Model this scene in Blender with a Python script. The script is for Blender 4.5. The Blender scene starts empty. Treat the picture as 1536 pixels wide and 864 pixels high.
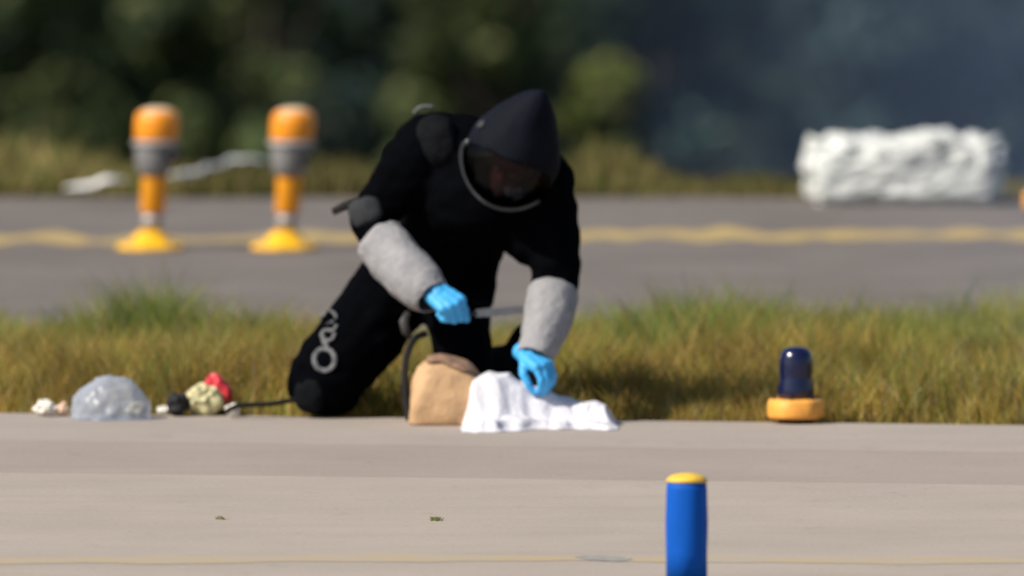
import bpy, bmesh, math, random
import numpy as np
from mathutils import Vector, Matrix, noise
from mathutils.bvhtree import BVHTree

# ---------------------------------------------------------------- camera, sky, sun, exposure
scene = bpy.context.scene
COL = scene.collection
CAM = Vector((0.0, -150.0, 10.9))
AIM = Vector((0.0, 0.0, 0.485))
DIST = (AIM - CAM).length
PXM = 408.0                                   # photograph pixels per metre at the kneeling figure
FPX = PXM * DIST
cam_d = bpy.data.cameras.new('camera')
cam_d.sensor_width = 36.0
cam_d.lens = 36.0 * FPX / 1536.0
cam_d.clip_start = 1.0
cam_d.clip_end = 4000.0
cam_d.dof.use_dof = True
cam_d.dof.focus_distance = DIST - 4.3
cam_d.dof.aperture_fstop = (cam_d.lens / 1000.0) / 0.62   # a fast, very long lens
cam = bpy.data.objects.new('camera', cam_d)
COL.objects.link(cam)
cam.location = CAM
cam.rotation_euler = (AIM - CAM).to_track_quat('-Z', 'Y').to_euler()
scene.camera = cam

SUN_DIR = Vector((-0.80, -0.42, 0.86)).normalized()      # towards the sun
SUN_EL = math.asin(SUN_DIR.z)
SUN_AZ = math.atan2(SUN_DIR.x, SUN_DIR.y)
world = bpy.data.worlds.new('World')
scene.world = world
world.use_nodes = True
wn = world.node_tree
wn.nodes.clear()
sky_n = wn.nodes.new('ShaderNodeTexSky')
sky_n.sky_type = 'NISHITA'
sky_n.sun_disc = False
sky_n.sun_elevation = SUN_EL
sky_n.sun_rotation = SUN_AZ
sky_n.dust_density = 1.5
bg_n = wn.nodes.new('ShaderNodeBackground')
bg_n.inputs['Strength'].default_value = 0.085
out_n = wn.nodes.new('ShaderNodeOutputWorld')
wn.links.new(sky_n.outputs[0], bg_n.inputs['Color'])
wn.links.new(bg_n.outputs[0], out_n.inputs['Surface'])
sun_d = bpy.data.lights.new('sun', 'SUN')
sun_d.energy = 4.6
sun_d.angle = math.radians(0.53)
sun_d.color = (1.0, 0.94, 0.84)
sun = bpy.data.objects.new('sun', sun_d)
COL.objects.link(sun)
sun.rotation_euler = (-SUN_DIR).to_track_quat('-Z', 'Y').to_euler()
sun.location = (-40, -20, 60)
vs = scene.view_settings
vs.view_transform = 'Standard'
vs.look = 'None'
vs.exposure = 0.3
vs.gamma = 1.0
vs.use_curve_mapping = False
scene.render.engine = 'CYCLES'
scene.cycles.use_denoising = True
scene.cycles.max_bounces = 8
scene.cycles.volume_bounces = 1
scene.cycles.transparent_max_bounces = 16

random.seed(7)
RNG = np.random.default_rng(7)

# ---------------------------------------------------------------- helpers
_f = (AIM - CAM).normalized()
_r = Vector((1, 0, 0))
_u = _r.cross(_f).normalized()


def ray(px, py):
    return (_f + _r * ((px - 768) / FPX) + _u * ((432 - py) / FPX)).normalized()


def W(px, py, Y):
    """the point of the place at depth Y that the photograph shows at px, py"""
    d = ray(px, py)
    return CAM + d * ((Y - CAM.y) / d.y)


def G(px, py, z=0.0):
    """the point of the ground shown at px, py"""
    d = ray(px, py)
    return CAM + d * ((z - CAM.z) / d.z)


def scale_at(Y):
    return PXM * DIST / (Y - CAM.y)


def mat(name, color, rough=0.8, metal=0.0, spec=0.3, var=0.0, var_scale=8.0, bump=0.0, bump_scale=60.0,
        color2=None, emission=None, coat=0.0, sheen=0.0):
    m = bpy.data.materials.new(name)
    m.use_nodes = True
    nt = m.node_tree
    b = nt.nodes['Principled BSDF']
    b.inputs['Base Color'].default_value = (*color, 1)
    b.inputs['Roughness'].default_value = rough
    b.inputs['Metallic'].default_value = metal
    b.inputs['Specular IOR Level'].default_value = spec
    b.inputs['Coat Weight'].default_value = coat
    b.inputs['Sheen Weight'].default_value = sheen
    tc = nt.nodes.new('ShaderNodeTexCoord')
    if var > 0 or color2:
        n = nt.nodes.new('ShaderNodeTexNoise')
        n.inputs['Scale'].default_value = var_scale
        n.inputs['Detail'].default_value = 6
        n.inputs['Roughness'].default_value = 0.62
        nt.links.new(tc.outputs['Object'], n.inputs['Vector'])
        rmp = nt.nodes.new('ShaderNodeValToRGB')
        c2 = color2 or tuple(c * (1 - var) for c in color)
        c1 = color if color2 else tuple(min(1, c * (1 + var)) for c in color)
        rmp.color_ramp.elements[0].position = 0.33
        rmp.color_ramp.elements[1].position = 0.67
        rmp.color_ramp.elements[0].color = (*c2, 1)
        rmp.color_ramp.elements[1].color = (*c1, 1)
        nt.links.new(n.outputs['Fac'], rmp.inputs['Fac'])
        nt.links.new(rmp.outputs['Color'], b.inputs['Base Color'])
    if bump > 0:
        n2 = nt.nodes.new('ShaderNodeTexNoise')
        n2.inputs['Scale'].default_value = bump_scale
        n2.inputs['Detail'].default_value = 5
        nt.links.new(tc.outputs['Object'], n2.inputs['Vector'])
        bp = nt.nodes.new('ShaderNodeBump')
        bp.inputs['Strength'].default_value = bump
        bp.inputs['Distance'].default_value = 0.02
        nt.links.new(n2.outputs['Fac'], bp.inputs['Height'])
        nt.links.new(bp.outputs['Normal'], b.inputs['Normal'])
    return m


def attr_mat(name, rough=0.7, trans=0.25, spec=0.2):
    """plant material: the colour of each blade or leaf comes from the mesh attribute tint"""
    m = bpy.data.materials.new(name)
    m.use_nodes = True
    nt = m.node_tree
    b = nt.nodes['Principled BSDF']
    a = nt.nodes.new('ShaderNodeAttribute')
    a.attribute_name = 'tint'
    nt.links.new(a.outputs['Color'], b.inputs['Base Color'])
    b.inputs['Roughness'].default_value = rough
    b.inputs['Specular IOR Level'].default_value = spec
    t = nt.nodes.new('ShaderNodeBsdfTranslucent')
    nt.links.new(a.outputs['Color'], t.inputs['Color'])
    mx = nt.nodes.new('ShaderNodeMixShader')
    mx.inputs['Fac'].default_value = trans
    nt.links.new(b.outputs[0], mx.inputs[1])
    nt.links.new(t.outputs[0], mx.inputs[2])
    nt.links.new(mx.outputs[0], nt.nodes['Material Output'].inputs['Surface'])
    return m


def link(name, me, m=None, parent=None, smooth=False):
    o = bpy.data.objects.new(name, me)
    COL.objects.link(o)
    if m is not None:
        if len(me.materials) == 0:
            me.materials.append(m)
    if parent is not None:
        o.parent = parent
        o.matrix_parent_inverse = Matrix.Translation(-parent.location)
    if smooth:
        me.polygons.foreach_set('use_smooth', [True] * len(me.polygons))
    return o


def tag(o, label, cat, group=None):
    o['label'] = label
    o['category'] = cat
    if group:
        o['group'] = group
    return o


def empty(name, loc, label, cat, group=None):
    o = bpy.data.objects.new(name, None)
    o.empty_display_size = 0.1
    o.location = loc
    COL.objects.link(o)
    return tag(o, label, cat, group)


def structure(o):
    o['kind'] = 'structure'
    return o


def mesh_py(name, v, f):
    me = bpy.data.meshes.new(name)
    me.from_pydata([tuple(p) for p in v], [], f)
    me.update()
    return me


def bm_mesh(name, bm):
    bmesh.ops.recalc_face_normals(bm, faces=bm.faces)
    me = bpy.data.meshes.new(name)
    bm.to_mesh(me)
    bm.free()
    return me


def lathe(name, prof, loc, m, parent=None, seg=36, wob=0.0, tilt=(0, 0)):
    """prof: list of (radius, z); closed at both ends"""
    v, f = [], []
    n = len(prof)
    for (r, z) in prof:
        for k in range(seg):
            a = 2 * math.pi * k / seg
            rr = r * (1 + wob * noise.noise(Vector((math.cos(a) * 2, math.sin(a) * 2, z * 9))))
            v.append((loc[0] + rr * math.cos(a) + tilt[0] * z, loc[1] + rr * math.sin(a) + tilt[1] * z, loc[2] + z))
    for i in range(n - 1):
        for k in range(seg):
            k2 = (k + 1) % seg
            f.append((i * seg + k, i * seg + k2, (i + 1) * seg + k2, (i + 1) * seg + k))
    f.append(tuple(reversed(range(seg))))
    f.append(tuple((n - 1) * seg + k for k in range(seg)))
    return link(name, mesh_py(name, v, f), m, parent, smooth=True)


def tube(name, pts, radii, m, parent=None, seg=10, flat=1.0, flat_dir=None):
    """a tube through pts; flat < 1 squeezes it along flat_dir to make a strap"""
    pts = [Vector(p) for p in pts]
    if not isinstance(radii, (list, tuple)):
        radii = [radii] * len(pts)
    v, f = [], []
    up = Vector(flat_dir) if flat_dir else Vector((0.13, -0.3, 1)).normalized()
    for i, p in enumerate(pts):
        t = (pts[min(i + 1, len(pts) - 1)] - pts[max(i - 1, 0)]).normalized()
        b = up - t * up.dot(t)
        if b.length < 1e-4:
            b = t.orthogonal()
        b.normalize()
        a = t.cross(b)
        for k in range(seg):
            w = 2 * math.pi * k / seg
            v.append(p + a * (math.cos(w) * radii[i]) + b * (math.sin(w) * radii[i] * flat))
    n = len(pts)
    for i in range(n - 1):
        for k in range(seg):
            k2 = (k + 1) % seg
            f.append((i * seg + k, i * seg + k2, (i + 1) * seg + k2, (i + 1) * seg + k))
    f.append(tuple(reversed(range(seg))))
    f.append(tuple((n - 1) * seg + k for k in range(seg)))
    return link(name, mesh_py(name, v, f), m, parent, smooth=True)


def spline(pts, n=8):
    """Catmull-Rom through pts"""
    P = [Vector(p) for p in pts]
    out = []
    for i in range(len(P) - 1):
        p0 = P[max(i - 1, 0)]; p1 = P[i]; p2 = P[i + 1]; p3 = P[min(i + 2, len(P) - 1)]
        for k in range(n):
            t = k / n
            out.append(0.5 * ((2 * p1) + (p2 - p0) * t + (2 * p0 - 5 * p1 + 4 * p2 - p3) * t * t + (3 * p1 - p0 - 3 * p2 + p3) * t ** 3))
    out.append(P[-1])
    return out


_ico_cache = {}


def _ico(sub):
    if sub not in _ico_cache:
        bm = bmesh.new()
        bmesh.ops.create_icosphere(bm, subdivisions=sub, radius=1)
        _ico_cache[sub] = [v.co.copy() for v in bm.verts]
        bm.free()
    return _ico_cache[sub]


def cap_into(bm, p1, r1, p2, r2, sub=2):
    p1 = Vector(p1); p2 = Vector(p2)
    vs_ = [bm.verts.new(p1 + c * r1) for c in _ico(sub)] + [bm.verts.new(p2 + c * r2) for c in _ico(sub)]
    res = bmesh.ops.convex_hull(bm, input=vs_)
    junk = list({g for g in res['geom_interior'] + res['geom_unused'] if isinstance(g, bmesh.types.BMVert)})
    if junk:
        bmesh.ops.delete(bm, geom=junk, context='VERTS')


def ell_into(bm, c, r, rot=None):
    res = bmesh.ops.create_icosphere(bm, subdivisions=3, radius=1)
    M = Matrix.Translation(Vector(c)) @ (rot.to_4x4() if rot else Matrix.Identity(4)) @ Matrix.Diagonal((*r, 1))
    bmesh.ops.transform(bm, matrix=M, verts=res['verts'])


def fuse(name, pieces, voxel, smooth=4, wrinkle=None):
    """one continuous skin over overlapping pieces"""
    bm = bmesh.new()
    for p in pieces:
        if p[0] == 'cap':
            cap_into(bm, *p[1:])
        else:
            ell_into(bm, *p[1:])
    me = bm_mesh(name, bm)
    o = bpy.data.objects.new(name + '_tmp', me)
    COL.objects.link(o)
    md = o.modifiers.new('r', 'REMESH')
    md.mode = 'VOXEL'
    md.voxel_size = voxel
    md2 = o.modifiers.new('s', 'SMOOTH')
    md2.iterations = smooth
    md2.factor = 0.5
    dg = bpy.context.evaluated_depsgraph_get()
    me2 = bpy.data.meshes.new_from_object(o.evaluated_get(dg))
    me2.name = name
    bpy.data.objects.remove(o)
    bpy.data.meshes.remove(me)
    if wrinkle:
        n = len(me2.vertices)
        nor = [v.normal.copy() for v in me2.vertices]
        for i, v in enumerate(me2.vertices):
            v.co += nor[i] * wrinkle(v.co)
        me2.update()
    return me2


def displace(me, fn):
    nor = [v.normal.copy() for v in me.vertices]
    for i, v in enumerate(me.vertices):
        v.co += nor[i] * fn(v.co)
    me.update()


def fbm(p, s, o=3):
    return noise.fractal(p * s, 0.8, 2.0, o)


# ---------------------------------------------------------------- materials
M_soil = mat('soil', (0.09, 0.075, 0.04), 0.95, var=0.35, var_scale=3.0, bump=0.4, bump_scale=25)
M_asph = mat('asphalt', (0.150, 0.130, 0.116), 0.9, var=0.16, var_scale=1.4, bump=0.35, bump_scale=160)
M_conc = [mat('concrete_%d' % i, c, 0.88, var=0.06, var_scale=1.1, bump=0.15, bump_scale=120)
          for i, c in enumerate([(0.345, 0.295, 0.255), (0.315, 0.262, 0.224), (0.362, 0.307, 0.258)])]
for m_ in M_conc:                              # grit, tyre streaks along the apron and small dark specks
    nt = m_.node_tree
    bs = nt.nodes['Principled BSDF']
    src = bs.inputs['Base Color'].links[0].from_socket
    tc = nt.nodes.new('ShaderNodeTexCoord')
    for (sx, sy, sc_, lo_, hi_, amt) in ((0.25, 2.2, 1.6, 0.45, 0.8, 0.07), (1, 1, 55, 0.35, 0.7, 0.13), (1, 0.35, 9, 0.62, 0.72, 0.08)):
        mp = nt.nodes.new('ShaderNodeMapping')
        mp.inputs['Scale'].default_value = (sx, sy, 1)
        nz = nt.nodes.new('ShaderNodeTexNoise')
        nz.inputs['Scale'].default_value = sc_
        nz.inputs['Detail'].default_value = 4
        mr = nt.nodes.new('ShaderNodeMapRange')
        mr.inputs['From Min'].default_value = lo_
        mr.inputs['From Max'].default_value = hi_
        mr.inputs['To Min'].default_value = 1.0
        mr.inputs['To Max'].default_value = 1.0 - amt
        mx = nt.nodes.new('ShaderNodeMix')
        mx.data_type = 'RGBA'
        mx.blend_type = 'MULTIPLY'
        mx.inputs[0].default_value = 1.0
        nt.links.new(tc.outputs['Object'], mp.inputs['Vector'])
        nt.links.new(mp.outputs[0], nz.inputs['Vector'])
        nt.links.new(nz.outputs['Fac'], mr.inputs['Value'])
        nt.links.new(src, mx.inputs[6])
        nt.links.new(mr.outputs[0], mx.inputs[7])
        src = mx.outputs[2]
    nt.links.new(src, bs.inputs['Base Color'])
M_joint = mat('joint_filler', (0.22, 0.19, 0.16), 0.95, var=0.2)
M_yel = mat('yellow_paint', (0.50, 0.35, 0.10), 0.8, color2=(0.24, 0.19, 0.12), var_scale=9.0)
M_suit = mat('suit_fabric', (0.0013, 0.0015, 0.0024), 0.9, spec=0.02, var=0.3, var_scale=14, bump=0.15, bump_scale=28)
M_pad = mat('pad_fabric', (0.032, 0.034, 0.037), 0.8, spec=0.15, var=0.25, var_scale=20, bump=0.3, bump_scale=80)
M_shell = mat('helmet_shell', (0.0036, 0.0043, 0.0092), 0.75, spec=0.10, var=0.2, var_scale=9, bump=0.06, bump_scale=30)
M_rim = mat('visor_rim', (0.045, 0.048, 0.055), 0.35, spec=0.5, var=0.3, var_scale=25)
M_skin = mat('skin', (0.46, 0.22, 0.16), 0.55, var=0.1, var_scale=30)
M_lip = mat('lip', (0.42, 0.11, 0.10), 0.5)
M_eye = mat('eye_white', (0.7, 0.68, 0.65), 0.3)
M_sleeve = mat('sleeve_fabric', (0.265, 0.26, 0.268), 0.85, var=0.14, var_scale=18, bump=0.4, bump_scale=45)
M_glove = mat('glove_rubber', (0.055, 0.36, 0.70), 0.5, spec=0.35, var=0.08, var_scale=25, bump=0.15, bump_scale=60)
M_refl = mat('reflective_tape', (0.10, 0.103, 0.107), 0.6, var=0.6, var_scale=60)
M_strap = mat('strap_webbing', (0.008, 0.0075, 0.0075), 0.8, var=0.2, var_scale=40)
M_steel = mat('tool_steel', (0.30, 0.295, 0.29), 0.6, metal=0.1, var=0.15, var_scale=30)
M_tan = mat('tan_canvas', (0.50, 0.315, 0.17), 0.85, var=0.1, var_scale=9, bump=0.25, bump_scale=60)
M_tan2 = mat('brown_shaded_flap', (0.24, 0.145, 0.095), 0.85, var=0.2, var_scale=14, bump=0.25, bump_scale=60)  # brown of the bag top, darkened by the shade put into it
M_white = mat('white_cotton', (0.63, 0.615, 0.655), 0.9, var=0.03, var_scale=9, bump=0.25, bump_scale=50)
M_cream = mat('cream_paper', (0.62, 0.53, 0.36), 0.7, var=0.22, var_scale=30, bump=0.5, bump_scale=60)
M_wpaper = mat('white_paper', (0.72, 0.68, 0.60), 0.8, var=0.12, var_scale=40, bump=0.4, bump_scale=70)
M_peach = mat('peach_paper', (0.66, 0.45, 0.33), 0.8, var=0.12, var_scale=40)
M_red = mat('red_foil', (0.60, 0.04, 0.055), 0.45, var=0.2, var_scale=30)
M_yelgreen = mat('printed_wrapper', (0.70, 0.66, 0.42), 0.55, color2=(0.42, 0.36, 0.14), var_scale=55)
M_blk = mat('black_nylon', (0.015, 0.015, 0.016), 0.7, var=0.2, var_scale=30)
M_amber = mat('amber_paint', (0.80, 0.31, 0.012), 0.5, spec=0.4, var=0.08, var_scale=18)
M_amber2 = mat('amber_ring', (0.82, 0.36, 0.06), 0.5, spec=0.4, var=0.12, var_scale=25)
M_base = mat('yellow_flange', (0.82, 0.43, 0.012), 0.55, spec=0.35, var=0.08, var_scale=20)
M_lens = mat('orange_lens', (0.80, 0.27, 0.010), 0.35, spec=0.5, var=0.1, var_scale=20)
M_pale = mat('pale_cap', (0.62, 0.46, 0.30), 0.5, var=0.15, var_scale=30)
M_hous = mat('grey_housing', (0.19, 0.185, 0.185), 0.6, spec=0.3, var=0.2, var_scale=20)
M_dark = mat('dark_fitting', (0.025, 0.025, 0.027), 0.6)
M_coup = mat('grey_coupling', (0.34, 0.32, 0.31), 0.55, metal=0.2, var=0.12, var_scale=20)
M_bpost = mat('blue_post', (0.003, 0.082, 0.41), 0.6, spec=0.12, var=0.06, var_scale=9)
M_ytop = mat('yellow_top', (0.70, 0.44, 0.05), 0.55, var=0.15, var_scale=25)
M_blens = mat('blue_lens', (0.005, 0.008, 0.040), 0.2, spec=0.5, coat=0.15)
M_block = mat('white_wash', (0.62, 0.63, 0.60), 0.9, var=0.18, var_scale=6, bump=0.5, bump_scale=25)
M_film = mat('white_film', (0.80, 0.78, 0.75), 0.5, var=0.1, var_scale=12)
M_bark = mat('bark', (0.05, 0.04, 0.028), 0.9, var=0.3, var_scale=14, bump=0.5, bump_scale=30)
M_grass = attr_mat('grass_blades', 0.85, 0.48, 0.1)
M_leaf = attr_mat('leaves', 0.6, 0.2)


def clear_film():
    m = bpy.data.materials.new('clear_film')
    m.use_nodes = True
    nt = m.node_tree
    nt.nodes.clear()
    o = nt.nodes.new('ShaderNodeOutputMaterial')
    d = nt.nodes.new('ShaderNodeBsdfPrincipled')
    d.inputs['Base Color'].default_value = (0.60, 0.65, 0.74, 1)
    d.inputs['Roughness'].default_value = 0.28
    tl = nt.nodes.new('ShaderNodeBsdfTranslucent')
    tl.inputs['Color'].default_value = (0.70, 0.73, 0.80, 1)
    tr = nt.nodes.new('ShaderNodeBsdfTransparent')
    tr.inputs['Color'].default_value = (0.90, 0.94, 1.0, 1)
    m1 = nt.nodes.new('ShaderNodeMixShader')
    m1.inputs['Fac'].default_value = 0.4
    m2 = nt.nodes.new('ShaderNodeMixShader')
    lw = nt.nodes.new('ShaderNodeLayerWeight')
    lw.inputs['Blend'].default_value = 0.35
    mr = nt.nodes.new('ShaderNodeMapRange')
    mr.inputs['To Min'].default_value = 0.60
    mr.inputs['To Max'].default_value = 0.42
    nt.links.new(lw.outputs['Facing'], mr.inputs['Value'])
    nt.links.new(mr.outputs[0], m2.inputs['Fac'])
    nt.links.new(d.outputs[0], m1.inputs[1])
    nt.links.new(tl.outputs[0], m1.inputs[2])
    nt.links.new(m1.outputs[0], m2.inputs[1])
    nt.links.new(tr.outputs[0], m2.inputs[2])
    nt.links.new(m2.outputs[0], o.inputs['Surface'])
    return m


def visor_glass():
    m = bpy.data.materials.new('tinted_visor')
    m.use_nodes = True
    nt = m.node_tree
    nt.nodes.clear()
    o = nt.nodes.new('ShaderNodeOutputMaterial')
    g = nt.nodes.new('ShaderNodeBsdfGlossy')
    g.inputs['Roughness'].default_value = 0.12
    g.inputs['Color'].default_value = (0.5, 0.5, 0.52, 1)
    t = nt.nodes.new('ShaderNodeBsdfTransparent')
    t.inputs['Color'].default_value = (0.16, 0.13, 0.14, 1)
    mx = nt.nodes.new('ShaderNodeMixShader')
    mx.inputs['Fac'].default_value = 0.03
    nt.links.new(t.outputs[0], mx.inputs[1])
    nt.links.new(g.outputs[0], mx.inputs[2])
    nt.links.new(mx.outputs[0], o.inputs['Surface'])
    return m


M_film_clear = clear_film()
M_visor = visor_glass()

# ---------------------------------------------------------------- ground, road, apron
M_low = mat('low_ground', (0.022, 0.030, 0.014), 0.95, var=0.4, var_scale=1.2, bump=0.5, bump_scale=9)
GP = [(-300, -.03), (13.4, -.03), (15.5, -.25), (20, -1.6), (26, -3.2), (32, -3.6), (1500, -3.6)]   # the bank falls away behind the road


def zg(y):
    for (a, b), (c, d) in zip(GP, GP[1:]):
        if a <= y <= c:
            return b + (d - b) * (y - a) / (c - a)
    return -3.6


v, f = [], []
for (y, z) in GP:
    v += [(-900, y, z), (900, y, z)]
for i in range(len(GP) - 1):
    f.append((2 * i, 2 * i + 1, 2 * i + 3, 2 * i + 2))
gme = mesh_py('ground', v, f)
gme.materials.append(M_soil)
gme.materials.append(M_low)
for i, p in enumerate(gme.polygons):
    p.material_index = 0 if i == 0 else 1
structure(link('ground', gme))


def ragged_strip(name, x0, x1, yf, yb, z, m, step=0.12, amp=0.03, zt=None, kind=True):
    """a sheet with uneven long edges; yf, yb give the near and far edge at x"""
    v, f = [], []
    n = int((x1 - x0) / step)
    for i in range(n + 1):
        x = x0 + (x1 - x0) * i / n
        a = yf(x) + amp * noise.fractal(Vector((x * 1.3, z * 50, 3.1)), 0.8, 2.0, 4)
        b = yb(x) + amp * noise.fractal(Vector((x * 1.3, z * 50, 9.7)), 0.8, 2.0, 4)
        v += [(x, a, z), (x, b, z)]
    for i in range(n):
        f.append((2 * i, 2 * i + 2, 2 * i + 3, 2 * i + 1))
    o = link(name, mesh_py(name, v, f), m)
    if kind:
        structure(o)
    return o


Y_NEAR_ROAD = 3.7
Y_FAR_ROAD = G(768, 292).y
ragged_strip('road', -60, 60, lambda x: Y_NEAR_ROAD, lambda x: Y_FAR_ROAD - 0.02 * x, -0.012, M_asph, step=0.25, amp=0.12)
yl = G(768, 350).y
ragged_strip('road_line', -30, 30, lambda x: yl - 0.24 + 0.06 * x + 0.30 * noise.noise(Vector((x * 6.1, 0, 0))),
             lambda x: yl + 0.22 + 0.06 * x + 0.30 * noise.noise(Vector((x * 5.3, 5, 0))), -0.0108, M_yel, step=0.012, amp=0.34)

# apron of concrete slabs, each a piece of its own with recessed joints
EDGE = lambda x: 0.03 - 0.165 * x            # the far edge runs very slightly across the picture
apron = structure(link('apron', mesh_py('apron', [(-40, -60, -0.016), (40, -60, -0.016), (40, EDGE(40) - 0.05, -0.016), (-40, EDGE(-40) - 0.05, -0.016)], [(0, 1, 2, 3)]), M_joint))
rows = [(0.0, G(768, 670).y, 0), (G(768, 670).y, G(768, 719).y, 1), (G(768, 719).y, -9.6, 2), (-9.6, -15.6, 2)]
for ri, (ya, yb, mi) in enumerate(rows):
    for k in range(-2, 2):
        xa, xb = k * 6.2 - 2.6 + 0.35 * (ri % 2), (k + 1) * 6.2 - 2.6 + 0.35 * (ri % 2)
        g = 0.002
        bm = bmesh.new()
        cs = []
        for (x, y) in ((xa + g, yb + g), (xb - g, yb + g), (xb - g, ya - g), (xa + g, ya - g)):
            cs.append((x, y + EDGE(x)))
        lo = [bm.verts.new((x, y, -0.013)) for x, y in cs]
        hi = [bm.verts.new((x, y, 0.0)) for x, y in cs]
        bm.faces.new(hi)
        for i in range(4):
            bm.faces.new((lo[i], lo[(i + 1) % 4], hi[(i + 1) % 4], hi[i]))
        link('concrete_slab', bm_mesh('concrete_slab', bm), M_conc[mi], apron)

# faded yellow paint on the apron
M_fade = mat('faded_yellow_paint', (0.385, 0.295, 0.165), 0.9, color2=(0.345, 0.297, 0.245), var_scale=3.2)
yp = G(768, 838).y
ragged_strip('apron_line', -6, 6, lambda x: yp - 0.13 - 0.06 * abs(x), lambda x: yp + 0.13 - 0.06 * abs(x), 0.0012, M_fade, step=0.04, amp=0.11)
# oily smear on the apron
sm = G(905, 838)
v = [(sm.x, sm.y, 0.0024)]
for k in range(24):
    a = 2 * math.pi * k / 24
    r = 1 + 0.35 * noise.noise(Vector((math.cos(a) * 2, math.sin(a) * 2, 4)))
    v.append((sm.x + 0.10 * r * math.cos(a), sm.y + 0.13 * r * math.sin(a) - 0.5 * 0.1 * math.cos(a), 0.0024))
structure(link('apron_stain', mesh_py('apron_stain', v, [(0, 1 + k, 1 + (k + 1) % 24) for k in range(24)]), mat('oil_stain', (0.265, 0.25, 0.225), 0.8, var=0.2, var_scale=30)))


# ---------------------------------------------------------------- grass
def value_noise(x, y, s, seed):
    rs = np.random.default_rng(seed)
    tab = rs.random((64, 64))
    xs, ys = x * s, y * s
    xi, yi = np.floor(xs).astype(int), np.floor(ys).astype(int)
    fx, fy = xs - xi, ys - yi
    fx, fy = fx * fx * (3 - 2 * fx), fy * fy * (3 - 2 * fy)
    a = tab[xi % 64, yi % 64]; b = tab[(xi + 1) % 64, yi % 64]
    c = tab[xi % 64, (yi + 1) % 64]; d = tab[(xi + 1) % 64, (yi + 1) % 64]
    return (a * (1 - fx) + b * fx) * (1 - fy) + (c * (1 - fx) + d * fx) * fy


def blades_mesh(name, x, y, z, h, w, col, lean=0.35):
    n = len(x)
    ang = RNG.random(n) * math.tau
    ca, sa = np.cos(ang), np.sin(ang)
    la = RNG.random(n) * math.tau
    lx, ly = np.cos(la), np.sin(la)
    L = h * lean * (0.3 + RNG.random(n))
    V = np.zeros((n, 5, 3))
    base = np.stack([x, y, z], 1)
    side = np.stack([ca * w, sa * w, np.zeros(n)], 1)
    mid = base + np.stack([lx * L * 0.35, ly * L * 0.35, h * 0.55], 1)
    tip = base + np.stack([lx * L, ly * L, h * (0.98 - 0.15 * lean)], 1)
    V[:, 0] = base - side; V[:, 1] = base + side
    V[:, 2] = mid + side * 0.8; V[:, 3] = mid - side * 0.8
    V[:, 4] = tip
    idx = np.arange(n)[:, None] * 5
    loops = np.concatenate([idx + np.array([[0, 1, 2, 3]]), idx + np.array([[3, 2, 4]])], 1).ravel()
    me = bpy.data.meshes.new(name)
    me.vertices.add(n * 5)
    me.vertices.foreach_set('co', V.ravel())
    me.loops.add(len(loops))
    me.loops.foreach_set('vertex_index', loops)
    me.polygons.add(2 * n)
    st = np.empty(2 * n, int)
    st[0::2] = np.arange(n) * 7
    st[1::2] = np.arange(n) * 7 + 4
    me.polygons.foreach_set('loop_start', st)
    me.update(calc_edges=True)
    at = me.attributes.new('tint', 'FLOAT_COLOR', 'POINT')
    c4 = np.ones((n, 5, 4))
    c4[:, :, :3] = col[:, None, :]
    at.data.foreach_set('color', c4.ravel())
    return me


def pick(cols, wts, n):
    cols = np.array(cols)
    k = RNG.choice(len(cols), n, p=np.array(wts) / sum(wts))
    return cols[k] * (0.7 + 0.6 * RNG.random((n, 1)))


def stuff(o, label):
    o['kind'] = 'stuff'
    o['label'] = label
    o['category'] = 'grass'
    return o


# verge between apron and road: dry and tall in front, greener behind
n = 190000
x = RNG.uniform(-4.6, 4.6, n); y = RNG.random(n) ** 1.1 * 3.75 + 0.03
y0 = y.copy()
y = y + EDGE(x) * np.clip(1 - y / 3.2, 0, 1)
pn = value_noise(x + 50, y + 50, 1.6, 3); pn2 = value_noise(x + 20, y + 70, 4.5, 5)
keep = RNG.random(n) < 0.12 + 1.15 * pn2
x, y, y0, pn, pn2 = x[keep], y[keep], y0[keep], pn[keep], pn2[keep]
n = len(x)
green = np.clip((y - 1.5) / 1.2, 0, 1) * 0.72 + (pn - 0.5) * 0.75
dry = pick([(0.48, 0.33, 0.06), (0.56, 0.40, 0.14), (0.38, 0.28, 0.04), (0.34, 0.18, 0.04), (0.27, 0.27, 0.04)], [4, 2, 4, 1.5, 2], n)
grn = pick([(0.24, 0.33, 0.05), (0.15, 0.25, 0.035), (0.36, 0.35, 0.08), (0.42, 0.35, 0.17)], [4, 3, 3, 1.5], n)
isg = (RNG.random(n) < green + 0.9 * (value_noise(x + 3, y + 90, 3.1, 21) - 0.5))[:, None]
col = np.where(isg, grn, dry)
pc_ = value_noise(x + 12, y * 0.6 + 33, 7.0, 15)
pb_ = value_noise(x + 44, y * 0.6 + 5, 11.0, 16)
col = col * 1.22 * (0.50 + 0.62 * pc_[:, None] + np.array([0.06, 0.0, -0.02]) * 2 * (pb_[:, None] - 0.5))
wash = (RNG.random(n) < 0.025)[:, None]
col = col * 0.86 + col.mean(1, keepdims=True) * np.array([[1.05, 1.0, 0.8]]) * 0.14
col = np.where(wash, np.array([[0.42, 0.38, 0.25]]), col)
h = (0.10 + 0.19 * RNG.random(n) + 0.14 * pn2) * (0.42 + 0.78 * pn)
h *= np.where(y > 2.9, 0.90, 1.0)
h *= np.where((RNG.random(n) < 0.06) & (y > 1.5), 1.22, 1.0)
h *= np.clip(0.3 + y0 * 1.6, 0.3, 1)
stuff(link('verge_grass', blades_mesh('verge_grass', x, y, np.full(n, -0.03), h, RNG.uniform(0.0012, 0.0036, n), col, 0.55), M_grass),
      'dry olive grass on the verge between concrete apron and grey road')

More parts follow.
